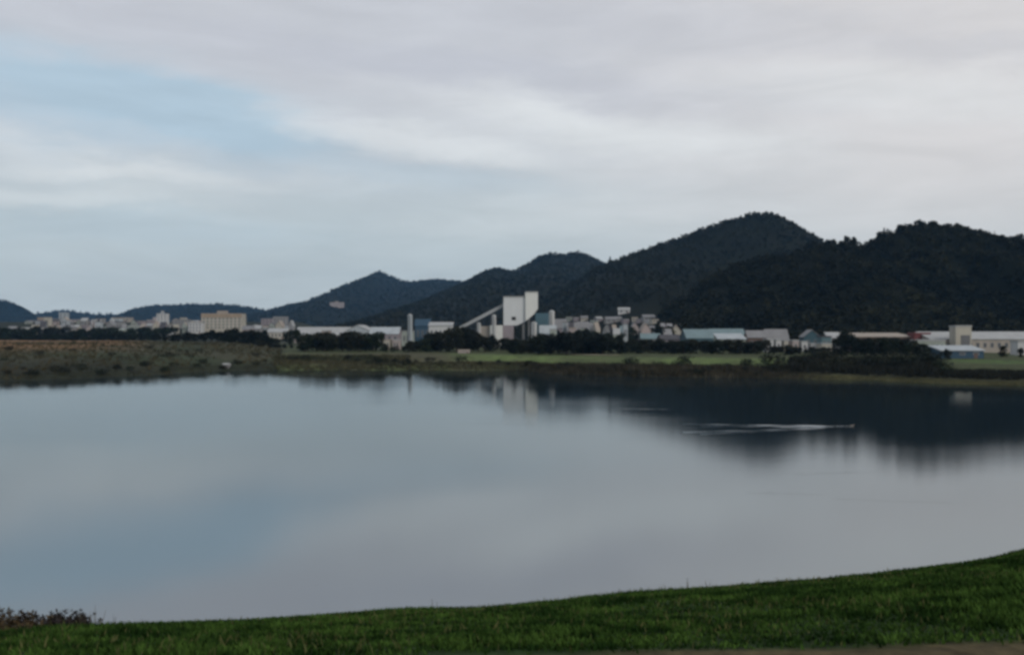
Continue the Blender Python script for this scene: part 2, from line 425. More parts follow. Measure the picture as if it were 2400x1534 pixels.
def round_lobes(g, n=8, r=.36, h=1.0, base=.18):
    out = [(0, 0, base+(h-base)*.5, r*.72, r*.72, (h-base)*.42)]
    for _ in range(n):
        a = g.uniform(0, 6.28); z = g.uniform(base+.08, h-.12); q = r*g.uniform(.35, .75)*(1-.55*max(0, (z-.55))/.45)
        s = r*g.uniform(.28, .52); out.append((q*math.cos(a), q*math.sin(a), z, s, s, s*g.uniform(.7, 1.0)))
    return out
def cone_lobes(g, n=7, r=.24, base=.12):
    return [(g.uniform(-.02, .02), g.uniform(-.02, .02), base+(1-base)*(i+.5)/n, r*(1-i/n)*g.uniform(.8, 1.15)+.03, r*(1-i/n)*g.uniform(.8, 1.15)+.03, .62*(1-base)/n) for i in range(n)]

gl_ = random.Random(5)
TREES = []           # unit-height templates: (crown mesh, trunk mesh, shape word)
for k in range(6):
    if k < 4:
        v, f = leaf_cloud(900, round_lobes(gl_, 9+k, (.36, .44, .30, .40)[k], base=.08), .042, 100+k); word = ('round', 'broad', 'narrow', 'bushy')[k]
    else:
        v, f = leaf_cloud(700, cone_lobes(gl_, 8, (.22, .17)[k-4]), .034, 100+k); word = ('pointed', 'slim pointed')[k-4]
    cm = mesh_np('crown', v, f)
    t = MB(); t.bar((0, 0, -.03), (.01, .005, .55), .028, 8, .014); t.bar((.01, .005, .55), (0, .01, .86), .014, 6, .004)
    for q in range(6):
        a = q*1.05+k; z = .28+.08*q
        t.bar((.006, .003, z), (.22*math.cos(a)*(1-.08*q), .22*math.sin(a)*(1-.08*q), z+.13), .010, 5, .003)
    tm = bpy.data.meshes.new('trunk'); tm.from_pydata(t.v, [], t.f); tm.materials.append(M['bark'])
    TREES.append((cm, tm, word))
LEAFKEYS = ['leaf_a', 'leaf_b', 'leaf_c', 'pine']
CROWNS = {}
def crown_for(k, key):
    if (k, key) not in CROWNS:
        c = TREES[k][0].copy(); c.materials.clear(); c.materials.append(M[key]); CROWNS[(k, key)] = c
    return CROWNS[(k, key)]
def tree(x, y, h, k, key, label, cat='tree', group=None, name=None, wide=1.0, sink=.15):
    r = empty(name or ('pine_tree' if k >= 4 else 'tree'), (x, y, zat(x, y)-sink), random.uniform(0, 6.28))
    r.scale = (h*wide, h*wide, h)
    tag(r, label, cat, group)
    link(bpy.data.objects.new('trunk', TREES[k][1]), r)
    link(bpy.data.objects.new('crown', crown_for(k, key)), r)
    return r
BUSH = []
for k in range(4):
    g_ = random.Random(60+k)
    lob = [(0, 0, .42, .42, .42, .40)]+[(g_.uniform(-.45, .45), g_.uniform(-.45, .45), g_.uniform(.2, .62), .26, .26, .26) for _ in range(7)]
    v, f = leaf_cloud(420, lob, .05, 300+k); v[:, 2] = np.maximum(v[:, 2], -.02)
    BUSH.append(mesh_np('bush', v, f))
BUSHM = {}
def bush(x, y, h, k, key, label, group=None, wide=1.0, z=None):
    if (k, key) not in BUSHM:
        c = BUSH[k].copy(); c.materials.append(M[key]); BUSHM[(k, key)] = c
    o = bpy.data.objects.new('bush', BUSHM[(k, key)])
    o.location = (x, y, (zat(x, y) if z is None else z)-.1*h); o.scale = (h*wide, h*wide, h); o.rotation_euler = (0, 0, random.uniform(0, 6.28))
    link(o); tag(o, label, 'bush', group); return o

# forests on the hills: too many crowns to count, one object for each hill
def forest(hd, seed):
    hz, xs, dr, df, ncr, cs, hn = hd
    g = np.random.default_rng(seed); gr = random.Random(seed)
    tv = []
    nq = 30 if dr > 1200 else 60
    for k in range(5):
        lob = round_lobes(gr, 6, .42) if k < 3 else cone_lobes(gr, 6, .30)
        tv.append(leaf_cloud(nq, lob, .15 if dr > 1200 else .115, seed*10+k, shell=.65)[0])
    xa, xb = max(xs[0]-(26 if dr < 700 else 0), X(-260, dr)), min(xs[-1], X(2660, dr))
    x = g.uniform(xa, xb, ncr); s = np.concatenate([g.uniform(.0, 1.02, ncr-ncr//9), g.uniform(.93, 1.03, ncr//9)])
    z = hz(x, s); y = df+(dr-df)*s
    px_ = x/y*F+1200; keep = (z > 4.0)&~((px_ > 1290)&(px_ < 1545)&(y < 790))
    x, y, z = x[keep], y[keep], z[keep]; n = len(x)
    sz = cs*((.45+1.0*g.random(n)**1.3) if dr < 700 else (.5+.6*g.random(n))); kk = g.choice(5, n, p=[.26, .26, .26, .11, .11]); rot = g.uniform(0, 6.28, n)
    T = np.stack(tv)[kk]
    c, s_ = np.cos(rot)[:, None], np.sin(rot)[:, None]
    vx = (T[..., 0]*c-T[..., 1]*s_)*sz[:, None]*1.15+x[:, None]; vy = (T[..., 0]*s_+T[..., 1]*c)*sz[:, None]*1.15+y[:, None]; vz = T[..., 2]*sz[:, None]+z[:, None]-cs*.25
    v = np.stack([vx, vy, vz], -1).reshape(-1, 3)
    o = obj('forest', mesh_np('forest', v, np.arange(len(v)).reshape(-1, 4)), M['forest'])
    tag(o, kind='stuff')
FOREST_LABEL = {'far_left': 'blue hazy wood on the small far hill at the left edge', 'skyline_low': 'faint blue wood on the low skyline behind the town',
                'long_low': 'hazy wood on the long low hill behind the town', 'middle_left': 'blue green wood on the pointed hill left of the white plant',
                'middle': 'dark wood on the double topped hill behind the white plant', 'big_peak': 'brown green wood on the highest hill',
                'right_ridge': 'almost black wood on the near ridge behind the factory'}
for i, hd in enumerate(hill_data):
    forest(hd, 500+i); COL.objects[-1]['label'] = FOREST_LABEL[hd[6]]

# trees one can tell apart on the skyline
for px, py, hh, k, lab in [
        (1430, 600, 13, 4, 'small pointed tree standing alone in the skyline notch between two hills'),
        (1955, 556, 9, 0, 'small round tree left of the gap on the near ridge skyline'),
        (1985, 549, 11, 3, 'bushy tree in the dip of the near ridge skyline'),
        (2003, 551, 10, 2, 'narrow tree beside the bushy one in the ridge skyline dip'),
        (2072, 531, 10, 4, 'pointed tree where the right ridge starts to rise'),
        (2108, 523, 10, 0, 'round tree on the left shoulder of the right summit'),
        (2150, 511, 12, 3, 'tallest bushy tree on top of the right summit'),
        (2163, 516, 10, 4, 'pointed tree squeezed between the two summit trees'),
        (2187, 513, 11, 1, 'broad tree on the right summit beside the tallest one'),
        (2222, 521, 9, 2, 'narrow tree just right of the summit group'),
        (2250, 522, 10, 0, 'round tree on the right shoulder of the summit'),
        (2392, 543, 11, 1, 'broad tree at the right edge of the skyline')]:
    dr = 1150 if px < 1500 else 650
    x = X(px, dr); zb = zat(x, dr); top = Z(py, dr)
    tree(x, dr, max(3.5, top-zb+.15-1.2), k, 'pine' if k >= 4 else 'leaf_a', lab, group='trees on the hill skyline')

# ------------------------------------------------------------------ tree rows on the far side
ORD = 'first second third fourth fifth sixth seventh eighth ninth tenth eleventh twelfth thirteenth fourteenth fifteenth sixteenth seventeenth eighteenth nineteenth twentieth'.split()
ORD += ['twenty-'+o for o in ORD[:9]]+['thirtieth']
def row(px0, px1, n, yt, dd, keys, place, group, kinds=(0, 1, 2, 3), wide=(1.08, 1.62), prof=None):
    ps = sorted(px0+(px1-px0)*(i+.5+random.uniform(-.4, .4))/n for i in range(n))
    for i, px in enumerate(ps):
        d = random.uniform(*dd); x = X(px, d); top = random.uniform(*yt)
        if prof: top = np.interp(px, [p[0] for p in prof], [p[1] for p in prof])+random.uniform(-5, 5)
        h = max(2.0, Z(top, d)-zat(x, d)); k = random.choice(kinds)
        tree(x, d, h, k, random.choice(keys), '%s dark tree, %s from the left %s' % (TREES[k][2], ORD[i], place), group=group, wide=random.uniform(*wide))
row(-30, 410, 30, (774, 790), (600, 640), ['leaf_a', 'leaf_b'], 'in the front row below the pale town', 'front trees below the town', wide=(1.5, 2.3))
row(-30, 410, 28, (764, 777), (690, 740), ['leaf_b', 'leaf_c'], 'in the back row just under the pale town', 'back trees below the town', wide=(1.4, 2.2))
row(385, 655, 20, (782, 793), (425, 455), ['leaf_a', 'pine'], 'along the headland top', 'trees along the headland top', wide=(1.2, 1.8),
    prof=[(385, 788), (430, 781), (500, 776), (540, 771), (600, 774), (655, 790)])
row(600, 690, 7, (800, 815), (400, 440), ['leaf_a', 'leaf_c'], 'at the dark tip of the headland', 'trees at the headland tip', wide=(1.20, 2.00), prof=[(600, 792), (650, 806), (690, 822)])
row(676, 700, 2, (768, 776), (470, 480), ['leaf_b'], 'beside the long pale sheds', 'trees beside the long pale sheds', wide=(0.84, 1.12))
row(705, 890, 16, (772, 790), (350, 385), ['leaf_c', 'leaf_b'], 'below the long pale sheds', 'trees below the long pale sheds', wide=(1.20, 1.88))
row(890, 1000, 9, (796, 806), (352, 375), ['leaf_a', 'leaf_b', 'leaf_c'], 'under the white chimney', 'trees under the chimney', wide=(1.20, 1.88), prof=[(890, 806), (925, 816), (950, 806), (1000, 790)])
row(1000, 1190, 18, (765, 780), (350, 385), ['leaf_a', 'leaf_c', 'pine'], 'on the dark mound left of the white plant', 'trees on the dark mound', wide=(.9, 1.4),
    prof=[(1000, 788), (1040, 774), (1070, 764), (1095, 770), (1130, 780), (1165, 790), (1190, 794)])
row(1190, 1262, 8, (795, 806), (330, 360), ['leaf_a', 'leaf_c'], 'at the foot of the white plant', 'trees at the foot of the plant', wide=(1.20, 1.75), prof=[(1190, 798), (1230, 796), (1262, 792)])
row(1262, 1450, 19, (778, 788), (322, 350), ['leaf_a', 'pine'], 'in the tall row below the village', 'tall trees below the village', wide=(1.20, 1.88))
row(1450, 1800, 28, (792, 803), (325, 355), ['leaf_a', 'leaf_a', 'leaf_c'], 'in the low row below the teal shed', 'low trees below the teal shed', wide=(1.32, 2.12))
row(1800, 1955, 13, (806, 818), (318, 340), ['leaf_a', 'leaf_c'], 'in front of the white sheds', 'trees in front of the white sheds', wide=(1.32, 2.12))
row(2012, 2215, 19, (792, 812), (290, 325), ['leaf_a', 'leaf_c', 'leaf_b'], 'in front of the brown building', 'trees in front of the brown building', wide=(1.1, 1.6),
    prof=[(2012, 788), (2080, 790), (2140, 799), (2215, 818)])
row(1396, 1606, 18, (762, 784), (440, 560), ['leaf_a', 'leaf_b'], 'between the village houses', 'trees between the village houses', wide=(.9, 1.4))
row(1296, 1400, 8, (768, 782), (430, 460), ['leaf_a'], 'below the mauve houses', 'trees below the mauve houses', wide=(1.0, 1.5))
for px, top, d, k, lab in [(1962, 790, 300, 0, 'black rounded tree left of the tallest waterside tree'), (1985, 772, 303, 3, 'tallest black waterside tree, between the white house and the brown building'),
                           (2008, 786, 299, 1, 'broad black tree right of the tallest waterside tree'), (1262, 778, 318, 1, 'broad black tree right below the two white silos'),
                           (2352, 808, 296, 0, 'small round tree in front of the long white factory'), (2392, 814, 292, 3, 'small bushy tree at the right edge below the factory'),
                           (2222, 817, 270, 3, 'bushy tree at the left end of the blue shed'), (540, 775, 420, 3, 'bushy tree rising in front of the orange topped block')]:
    x = X(px, d); tree(x, d, Z(top, d)-zat(x, d), k, 'leaf_a', lab, group='single trees of the far shore', wide=1.05)

# bushes along the water
def shorebush(px, q, h, key, label, group, wide=1.3):
    d = float(shore_d(px))+q; bush(X(px, d), d, h, random.randrange(4), key, label, group, wide)
i = 0
for px in np.linspace(690, 1240, 15):
    i += 1; shorebush(px+random.uniform(-14, 14), random.uniform(3, 22), random.uniform(1.2, 2.6), random.choice(['leaf_a', 'leaf_c']), 'low dark bush, %s from the left along the brown shore' % ORD[i-1], 'bushes along the brown shore')
i = 0
for px in np.linspace(1262, 1800, 24):
    i += 1; shorebush(px+random.uniform(-10, 10), random.uniform(2, 13), random.uniform(1.0, 2.4), random.choice(['leaf_a', 'leaf_a', 'leaf_c']), 'low dark bush, %s from the left below the green meadow' % ORD[i-1], 'bushes below the green meadow', 1.7)
for px, h, q, lab in [(1480, 3.8, 12, 'dome shaped dark bush near the middle of the meadow edge'), (1600, 4.2, 13, 'larger dark bush breaking the green meadow strip'), (1752, 3.6, 12, 'dark bush at the right end of the meadow strip'),
                      (882, 3.2, 6, 'dark round bush at the brown shore below the small cream houses'), (952, 3.0, 5, 'dark upright bush at the brown shore under the chimney')]:
    shorebush(px, q, h, 'leaf_a', lab, 'large bushes of the far shore', 1.2)
i = 0
for px in np.linspace(1810, 2230, 22):
    i += 1; shorebush(px+random.uniform(-8, 8), random.uniform(9, 34), random.uniform(2.0, 4.6), random.choice(['leaf_a', 'leaf_a', 'leaf_c', 'leaf_b']), 'dark bush, %s from the left on the right hand bank' % ORD[i-1], 'bushes on the right hand bank', 1.5)
i = 0
for px in np.linspace(2180, 2470, 15):
    i += 1; shorebush(px+random.uniform(-8, 8), random.uniform(6, 14), random.uniform(.8, 1.3), 'leaf_a', 'low black bush, %s from the left in front of the factory lawn' % ORD[i-1], 'bushes in front of the factory lawn', 2.0)
i = 0
for px, q in zip(np.linspace(-60, 630, 20), np.tile([4, 9, 6, 14], 5)):
    i += 1; shorebush(px+random.uniform(-12, 12), q, random.uniform(1.0, 2.2), random.choice(['leaf_a', 'leaf_c', 'leaf_b']), 'low bush, %s from the left at the headland water edge' % ORD[i-1], 'bushes at the headland water edge', 1.6)
for px, q, h, lab in [(95, 55, 2.6, 'dark bush on the brown slope, farthest left'), (170, 70, 2.2, 'dark bush halfway up the brown slope'), (262, 48, 2.4, 'bush in the middle of the brown slope'), (352, 80, 2.4, 'bush near the top of the brown slope'),
                      (395, 40, 2.6, 'dark bush above the calm inlet'), (468, 60, 2.0, 'small bush left of the white hut'), (600, 30, 2.4, 'bush at the lower end of the headland'), (20, 80, 3.0, 'large bush at the left edge of the headland')]:
    shorebush(px, q, h*.65, 'leaf_c', lab, 'bushes on the headland slope', 1.7)

# reeds and rough grass: one object each, nobody could count them
def tufts(name, xs, ys, hs, mat, label, seed, nb=7, wid=.5, zs=None):
    g = np.random.default_rng(seed); n = len(xs)
    zs = height(xs, ys) if zs is None else zs
    k = n*nb
    bx = np.repeat(xs, nb)+g.normal(0, .35, k)*np.repeat(hs, nb); by = np.repeat(ys, nb)+g.normal(0, .35, k)*np.repeat(hs, nb)
    bz = np.repeat(zs, nb)-.05; h = np.repeat(hs, nb)*g.uniform(.5, 1.1, k); a = g.uniform(0, 6.28, k); w = h*wid*g.uniform(.15, .35, k)
    lx, ly = g.normal(0, .28, k)*h, g.normal(0, .28, k)*h
    c, s = np.cos(a)*w, np.sin(a)*w
    v = np.stack([np.stack([bx-c, by-s, bz], -1), np.stack([bx+c, by+s, bz], -1), np.stack([bx+lx*.5+c*.7, by+ly*.5+s*.7, bz+h*.6], -1), np.stack([bx+lx, by+ly, bz+h], -1)], 1).reshape(-1, 3)
    return tag(obj(name, mesh_np(name, v, np.arange(4*k).reshape(k, 4)), mat), label, None, None, 'stuff')
us = R.uniform(-250, 660, 3000); q = R.uniform(0, 150, 3000); ds = shore_d(us)+q; ds = np.where((np.abs(us-528) < 26)&(q < 40), ds+60, ds)
tufts('headland_grass', X(us, ds), ds, R.uniform(.4, 1.1, 3000), varied('headland_grass_blades', (.010, .017, .008), (.070, .056, .030), scale=.045, rough=.9, detail=8), 'brown and olive rough grass covering the headland', 1)
us = R.uniform(640, 1250, 3600); ds = shore_d(us)+R.uniform(-.5, 1, 3600)+R.uniform(0, 1, 3600)*np.where(us > 960, 11, 30)
tufts('shore_grass', X(us, ds), ds, R.uniform(.4, 1.2, 3600)*np.where(us > 960, .6, 1), varied('brown_shore_blades', (.018, .024, .012), (.066, .060, .032), scale=.08, rough=.9, detail=8), 'brown rough grass along the middle shore', 2)
us = R.uniform(1180, 1990, 4400); ds = shore_d(us)+R.uniform(-.5, 13, 4400)
tufts('reeds', X(us, ds), ds, R.uniform(.5, 1.5, 4400)*np.clip((2010-us)/260, .12, 1)*np.clip((us-1150)/160, .3, 1), varied('dark_reed_blades', (.014, .014, .009), (.052, .046, .030), scale=.1, rough=.9, detail=8), 'dark reeds along the bank below the meadow', 3)
us = R.uniform(1700, 2560, 3000); ds = shore_d(us)+R.uniform(-.3, 3.4, 3000)*np.clip((us-1700)/350, .15, 1)
tufts('olive_grass', X(us, ds), ds, R.uniform(.12, .4, 3000), varied('olive_blades', (.03, .032, .014), (.085, .080, .034), scale=.1, rough=.9, detail=8), 'olive grass strip at the water edge on the right', 4)
us = R.uniform(1640, 2560, 5000); ds = shore_d(us)+np.where(us > 2190, R.uniform(4.5, 17, 5000), R.uniform(4.5, 36, 5000))
tufts('undergrowth', X(us, ds), ds, R.uniform(.7, 1.9, 5000)*np.where(us > 2190, .55, 1)*np.clip((us-1600)/240, .2, 1)*np.where((us < 1850)&(ds-shore_d(us) > 12), .2, 1), varied('dark_undergrowth_blades', (.005, .006, .004), (.016, .017, .010), scale=.1, rough=.9, detail=8), 'dark undergrowth covering the bank on the right', 5)

# ------------------------------------------------------------------ buildings
def windows(root, x0, x1, z0, z1, y, cols, rows, wf=.4, hf=.42, proud=.04):
    for r in range(rows):
        for c in range(cols):
            cw = (x1-x0)/cols; rh = (z1-z0)/rows
            cx = x0+cw*(c+.5); cz = z0+rh*(r+.5)
            fr_ = MB(); w, h = cw*wf/2, rh*hf/2; t = .12
            fr_.box(cx-w-t, cx+w+t, y-proud, y+.05, cz-h-t, cz-h); fr_.box(cx-w-t, cx+w+t, y-proud, y+.05, cz+h, cz+h+t)
            fr_.box(cx-w-t, cx-w, y-proud, y+.05, cz-h, cz+h); fr_.box(cx+w, cx+w+t, y-proud, y+.05, cz-h, cz+h)
            o = fr_.build('window', M['grey'], root)
            MB().box(cx-w, cx+w, y-proud*.4, y+.04, cz-h, cz+h).build('pane', M['glass'], o)

def building(px0, px1, ytop, d, label, wall='white', roof='roofgrey', style='gable', name='house', cat='house', group=None, depth=None, win=(3, 1), rz=0.0, roofh=.35, door=True, vis=None, cap=None, ybase=None):
    x0, x1 = X(px0, d), X(px1, d); w = x1-x0; cx = (x0+x1)/2
    zb = zat(cx, d)
    if vis: zb = max(zb, Z(vis, d)) if False else zb
    H = Z(ytop, d)-zb; dp = depth or max(6, min(14, w*.7))
    root = empty(name, (cx, d, zb), rz); tag(root, label, cat, group)
    hw = w/2; y0, y1 = 0, dp; e = .35 if w > 4 else .1
    if style == 'flat':
        rh = min(.5, H*.1); MB().box(-hw, hw, y0, y1, -1.0, H-rh).build('wall', M[wall], root)
        mb = MB(); mb.box(-hw-.15, hw+.15, y0-.15, y1+.15, H-rh, H)
        if H > 12: mb.box(-hw*.3, hw*.2, y0+dp*.3, y0+dp*.6, H, H+2.2)
        mb.build('roof', M[roof], root); top = H-rh
    elif style == 'gable':          # ridge parallel to the lake front
        rh = H*roofh; top = H-rh
        MB().prism_x([(y0, -1), (y1, -1), (y1, top), ((y0+y1)/2, H-.25), (y0, top)], -hw, hw).build('wall', M[wall], root)
        sl = rh/(dp/2)
        MB().prism_x([(y0-e, top-e*sl), ((y0+y1)/2, H-.2), (y1+e, top-e*sl), (y1+e, top-e*sl+.22), ((y0+y1)/2, H+.02), (y0-e, top-e*sl+.22)], -hw-e, hw+e).build('roof', M[roof], root)
    elif style == 'end':            # gable end towards the lake
        rh = H*roofh; top = H-rh
        MB().prism([(-hw, -1), (hw, -1), (hw, top), (0, H-.25), (-hw, top)], y0, y1).build('wall', M[wall], root)
        sl = rh/hw
        MB().prism([(-hw-e, top-e*sl), (0, H-.2), (hw+e, top-e*sl), (hw+e, top-e*sl+.22), (0, H+.02), (-hw-e, top-e*sl+.22)], y0-e, y1+e).build('roof', M[roof], root)
    elif style == 'mono':           # single slope, low towards the lake
        rh = H*roofh; top = H-rh
        MB().prism_x([(y0, -1), (y1, -1), (y1, H-.25), (y0, top-.25)], -hw, hw).build('wall', M[wall], root)
        MB().prism_x([(y0-e, top-.24), (y1+e, H-.24), (y1+e, H), (y0-e, top)], -hw-e, hw+e).build('roof', M[roof], root)
    if cap: MB().box(-hw-.2, hw+.2, y0-.2, y0+.3, H-H*cap[1], H-.6).build('band', M[cap[0]], root)
    if win: windows(root, -hw+.3, hw-.3, max(.6, top*.18), top-.25, y0, win[0], win[1], .38, .42)
    if door:
        dw = min(1.0, w*.12)
        o = MB().box(hw*.62-dw/2, hw*.62+dw/2, y0-.05, y0+.05, 0, min(2.2, top*.55)).build('door', M['brown'], root)
    return root

TG = 'pale town buildings'
B = building
# the hazy town, left
B(18, 36, 766, 820, 'grey low house at the far left of the hazy town', 'grey', 'roofgrey', group=TG, win=(2, 1))
B(50, 69, 768, 760, 'small white house below the small left hill', 'white', 'roofwhite', 'flat', group=TG, win=(2, 1))
B(72, 84, 752, 980, 'narrow grey block left of the orange striped one', 'grey', 'roofgrey', 'flat', 'apartment_block', 'building', TG, win=(2, 4))
B(88, 110, 745, 960, 'mauve block with a faint orange stripe', 'mauve', 'roofgrey', 'flat', 'apartment_block', 'building', TG, win=(3, 4), cap=('orange', .45))
B(116, 132, 748, 940, 'grey block between the mauve and the bluish one', 'grey', 'roofgrey', 'flat', 'apartment_block', 'building', TG, win=(3, 4))
B(138, 156, 734, 980, 'tall bluish white block on the town skyline', 'bluewhite', 'bluewhite', 'flat', 'apartment_block', 'building', TG, win=(2, 5))
B(160, 184, 750, 930, 'pinkish block right of the bluish white one', 'pink', 'roofgrey', 'flat', 'apartment_block', 'building', TG, win=(3, 4))
B(186, 210, 754, 900, 'wide mauve block near the town centre', 'mauve', 'roofgrey', 'flat', 'apartment_block', 'building', TG, win=(3, 3))
B(214, 232, 750, 880, 'white narrow block near the town centre', 'white', 'roofwhite', 'flat', 'apartment_block', 'building', TG, win=(2, 4))
B(240, 258, 756, 900, 'pink block left of the big beige one', 'pink', 'roofgrey', 'flat', 'apartment_block', 'building', TG, win=(3, 3))
B(262, 302, 745, 930, 'big beige block left of the dark gap', 'beige', 'roofgrey', 'flat', 'apartment_block', 'building', TG, win=(5, 4))
B(268, 290, 772, 760, 'small pale green house under the big beige block', 'greenish', 'greenish', 'gable', group=TG, win=(2, 1))
B(300, 337, 764, 780, 'wide pale green low building left of the white tower', 'greenish', 'roofwhite', 'flat', 'building', 'building', TG, win=(5, 2))
B(344, 366, 764, 800, 'grey low building next to the white tower', 'grey', 'roofgrey', 'flat', 'building', 'building', TG, win=(3, 2))
B(367, 391, 736, 830, 'slim white tower block standing above the town', 'white', 'roofwhite', 'flat', 'tower_block', 'building', TG, win=(3, 6))
B(368, 400, 781, 700, 'low white house at the foot of the white tower', 'white', 'roofwhite', 'flat', group=TG, win=(3, 1))
B(408, 440, 750, 850, 'grey block between the white tower and the orange topped block', 'grey', 'roofgrey', 'flat', 'apartment_block', 'building', TG, win=(4, 4))
B(442, 473, 757, 800, 'white lower wing left of the orange topped block', 'white', 'roofwhite', 'flat', 'building', 'building', TG, win=(4, 3))
B(472, 566, 736, 815, 'large pale block with an orange band along its top', 'cream', 'rooftan', 'flat', 'apartment_block', 'building', TG, win=(10, 5), cap=('orange', .22))
B(568, 590, 765, 790, 'pinkish house right of the orange topped block', 'pink', 'roofgrey', 'gable', group=TG, win=(2, 1))
B(591, 611, 764, 800, 'small grey house left of the mauve blocks', 'grey', 'roofwhite', 'gable', group=TG, win=(2, 1))
B(612, 640, 748, 880, 'mauve block at the right end of the town', 'mauve', 'roofgrey', 'flat', 'apartment_block', 'building', TG, win=(3, 3))
B(640, 671, 744, 880, 'pale grey block at the right end of the town', 'grey', 'roofwhite', 'flat', 'apartment_block', 'building', TG, win=(4, 3))
B(624, 670, 771, 720, 'low cream building in front of the mauve block', 'cream', 'roofwhite', 'mono', 'building', 'building', TG, win=(5, 1))
def houserow(px0, px1, n, yt, dd, where, group, walls, wpx=(9, 17), slope=False):
    ps = sorted(px0+(px1-px0)*(i+.5+random.uniform(-.35, .35))/n for i in range(n))
    for i, px in enumerate(ps):
        w_ = random.uniform(*wpx); top = random.uniform(*yt); wl = random.choice(walls); st = random.choice(['gable', 'end', 'flat'])
        d = random.uniform(*dd)
        if slope: d = hit(px, top+random.uniform(9, 12)).y
        word = {'white': 'white', 'cream': 'cream', 'grey': 'grey', 'pink': 'pinkish', 'mauve': 'mauve', 'greenish': 'greenish', 'bluewhite': 'bluish'}[wl]
        kind = {'gable': 'low', 'end': 'gabled', 'flat': 'flat-roofed'}[st]
        B(px-w_/2, px+w_/2, top, d, 'tiny %s %s house, %s from the left %s' % (word, kind, ORD[i], where), wl, random.choice(['roofgrey', 'roofgrey', 'roofwhite', 'roofdark', 'rooftan']), st, group=group, win=(2, 1), rz=random.uniform(-.3, .3))
WL = ['cream', 'grey', 'pink', 'mauve', 'greenish', 'bluewhite', 'grey']
houserow(70, 470, 24, (753, 766), (770, 820), 'in the hazy town\'s lower row', 'small houses of the town, lower row', WL)
houserow(60, 470, 22, (744, 756), (850, 900), 'in the hazy town\'s upper row', 'small houses of the town, upper row', WL)
houserow(570, 690, 8, (752, 768), (770, 860), 'at the right end of the hazy town', 'small houses at the end of the town', WL)
# sheds and works, middle left
SG = 'long pale sheds'
B(690, 815, 768, 560, 'long low pale shed with a white roof left of the chimney', 'pink', 'roofwhite', 'gable', 'shed', 'shed', SG, depth=22, win=(9, 1), roofh=.5)
B(812, 862, 763, 560, 'pale shed with a raised roof at the long shed\'s right end', 'bluewhite', 'roofwhite', 'end', 'shed', 'shed', SG, depth=30, win=(3, 1), roofh=.3)
B(866, 934, 768, 520, 'pale shed with a bluish roof near the chimney', 'mauve', 'bluewhite', 'gable', 'shed', 'shed', SG, depth=16, win=(5, 1), roofh=.4)
B(754, 772, 775, 480, 'small pinkish house in front of the long pale shed', 'pink', 'roofwhite', 'flat', group='small houses below the sheds', win=(1, 1))
B(872, 886, 792, 395, 'tiny pale green hut among trees left of the cream houses', 'greenish', 'roofgrey', 'gable', 'hut', 'hut', 'small houses below the sheds', win=(1, 1))
B(896, 914, 797, 390, 'small cream house among trees under the bluish shed', 'cream', 'rooftan', 'flat', group='small houses below the sheds', win=(2, 1))
B(920, 936, 797, 390, 'small pinkish white house beside the cream one', 'pink', 'roofwhite', 'flat', group='small houses below the sheds', win=(2, 1))
B(942, 968, 776, 440, 'pale green low works building at the chimney base', 'greenish', 'roofgrey', 'flat', 'building', 'building', win=(3, 1))
B(973, 1008, 749, 500, 'blue sheet metal works building right of the chimney', 'blue', 'blue', 'gable', 'building', 'building', win=(3, 1), roofh=.25)
B(1005, 1060, 756, 480, 'pale works building between the blue one and the mound', 'white', 'roofwhite', 'mono', 'building', 'building', win=(5, 1), roofh=.15)
def silo(px, wpx, ytop, d, label, name='silo', cat='silo', mat='white', cone=True):
    r = wpx/2/F*d; x = X(px, d); zb = zat(x, d); H = Z(ytop, d)-zb
    root = empty(name, (x, d, zb)); tag(root, label, cat)
    MB().lathe([(r, -.5), (r, H*.94), (r*1.03, H*.945), (r*1.03, H*.955), (r*.99, H*.96)], n=24).build('body', M[mat], root, False)
    MB().lathe([(r*1.02, H*.962), (r*.5, H*.985), (r*.12, H)], n=24).build('cap', M['metal'], root)
    lad = MB(); lad.bar((-.25, -r-.12, 0), (-.25, -r-.12, H*.95), .05, 4); lad.bar((.25, -r-.12, 0), (.25, -r-.12, H*.95), .05, 4)
    for z in np.arange(.5, H*.94, .6): lad.bar((-.25, -r-.12, z), (.25, -r-.12, z), .04, 4)
    lad.build('ladder', M['steel'], root)
    return root
silo(961, 11, 737, 440, 'slim white chimney rising from the works left of the mound', 'chimney', 'chimney', 'bluewhite')
# the white plant
PD = 430
xc = X(1215, PD); zb = zat(xc, PD)
pl = empty('concrete_plant', (xc, PD, zb)); tag(pl, 'big white batching plant with a stepped tower and a sloping conveyor', 'plant')
def P(px, py): return (X(px, PD)-xc, Z(py, PD)-zb)
MB().prism([P(1180, 764), P(1212, 764), P(1231, 755), P(1231, 698), P(1180, 698)], 0, 11).build('tower', M['plantgrey'], pl)
MB().prism([P(1231.3, 754), P(1240, 748), P(1252, 737), P(1260.5, 725), P(1260.5, 687), P(1231.3, 687)], -1.2, 11.5).build('hopper_house', M['plantcream_lit'], pl)
mb = MB(); mb.box(P(1179.6, 0)[0], P(1231.2, 0)[0], -.25, 11.25, P(0, 698)[1], P(0, 698)[1]+.4); mb.build('tower_roof', M['roofwhite'], pl)
mb = MB(); mb.box(P(1231.3, 0)[0], P(1261, 0)[0], -1.45, 11.75, P(0, 687)[1], P(0, 687)[1]+.4); mb.build('hopper_roof', M['roofwhite'], pl)
a, c = P(1199, 752), P(1209, 744); MB().box(a[0], c[0], -.06, .1, a[1], c[1]).build('opening', M['dark'], pl)
for px in (1184, 1227):
    for yy in (.6, 10.2):
        p = P(px, 760); MB().box(p[0]-.45, p[0]+.45, yy-.3, yy+.6, -1, p[1]).build('leg', M['steel'], pl)
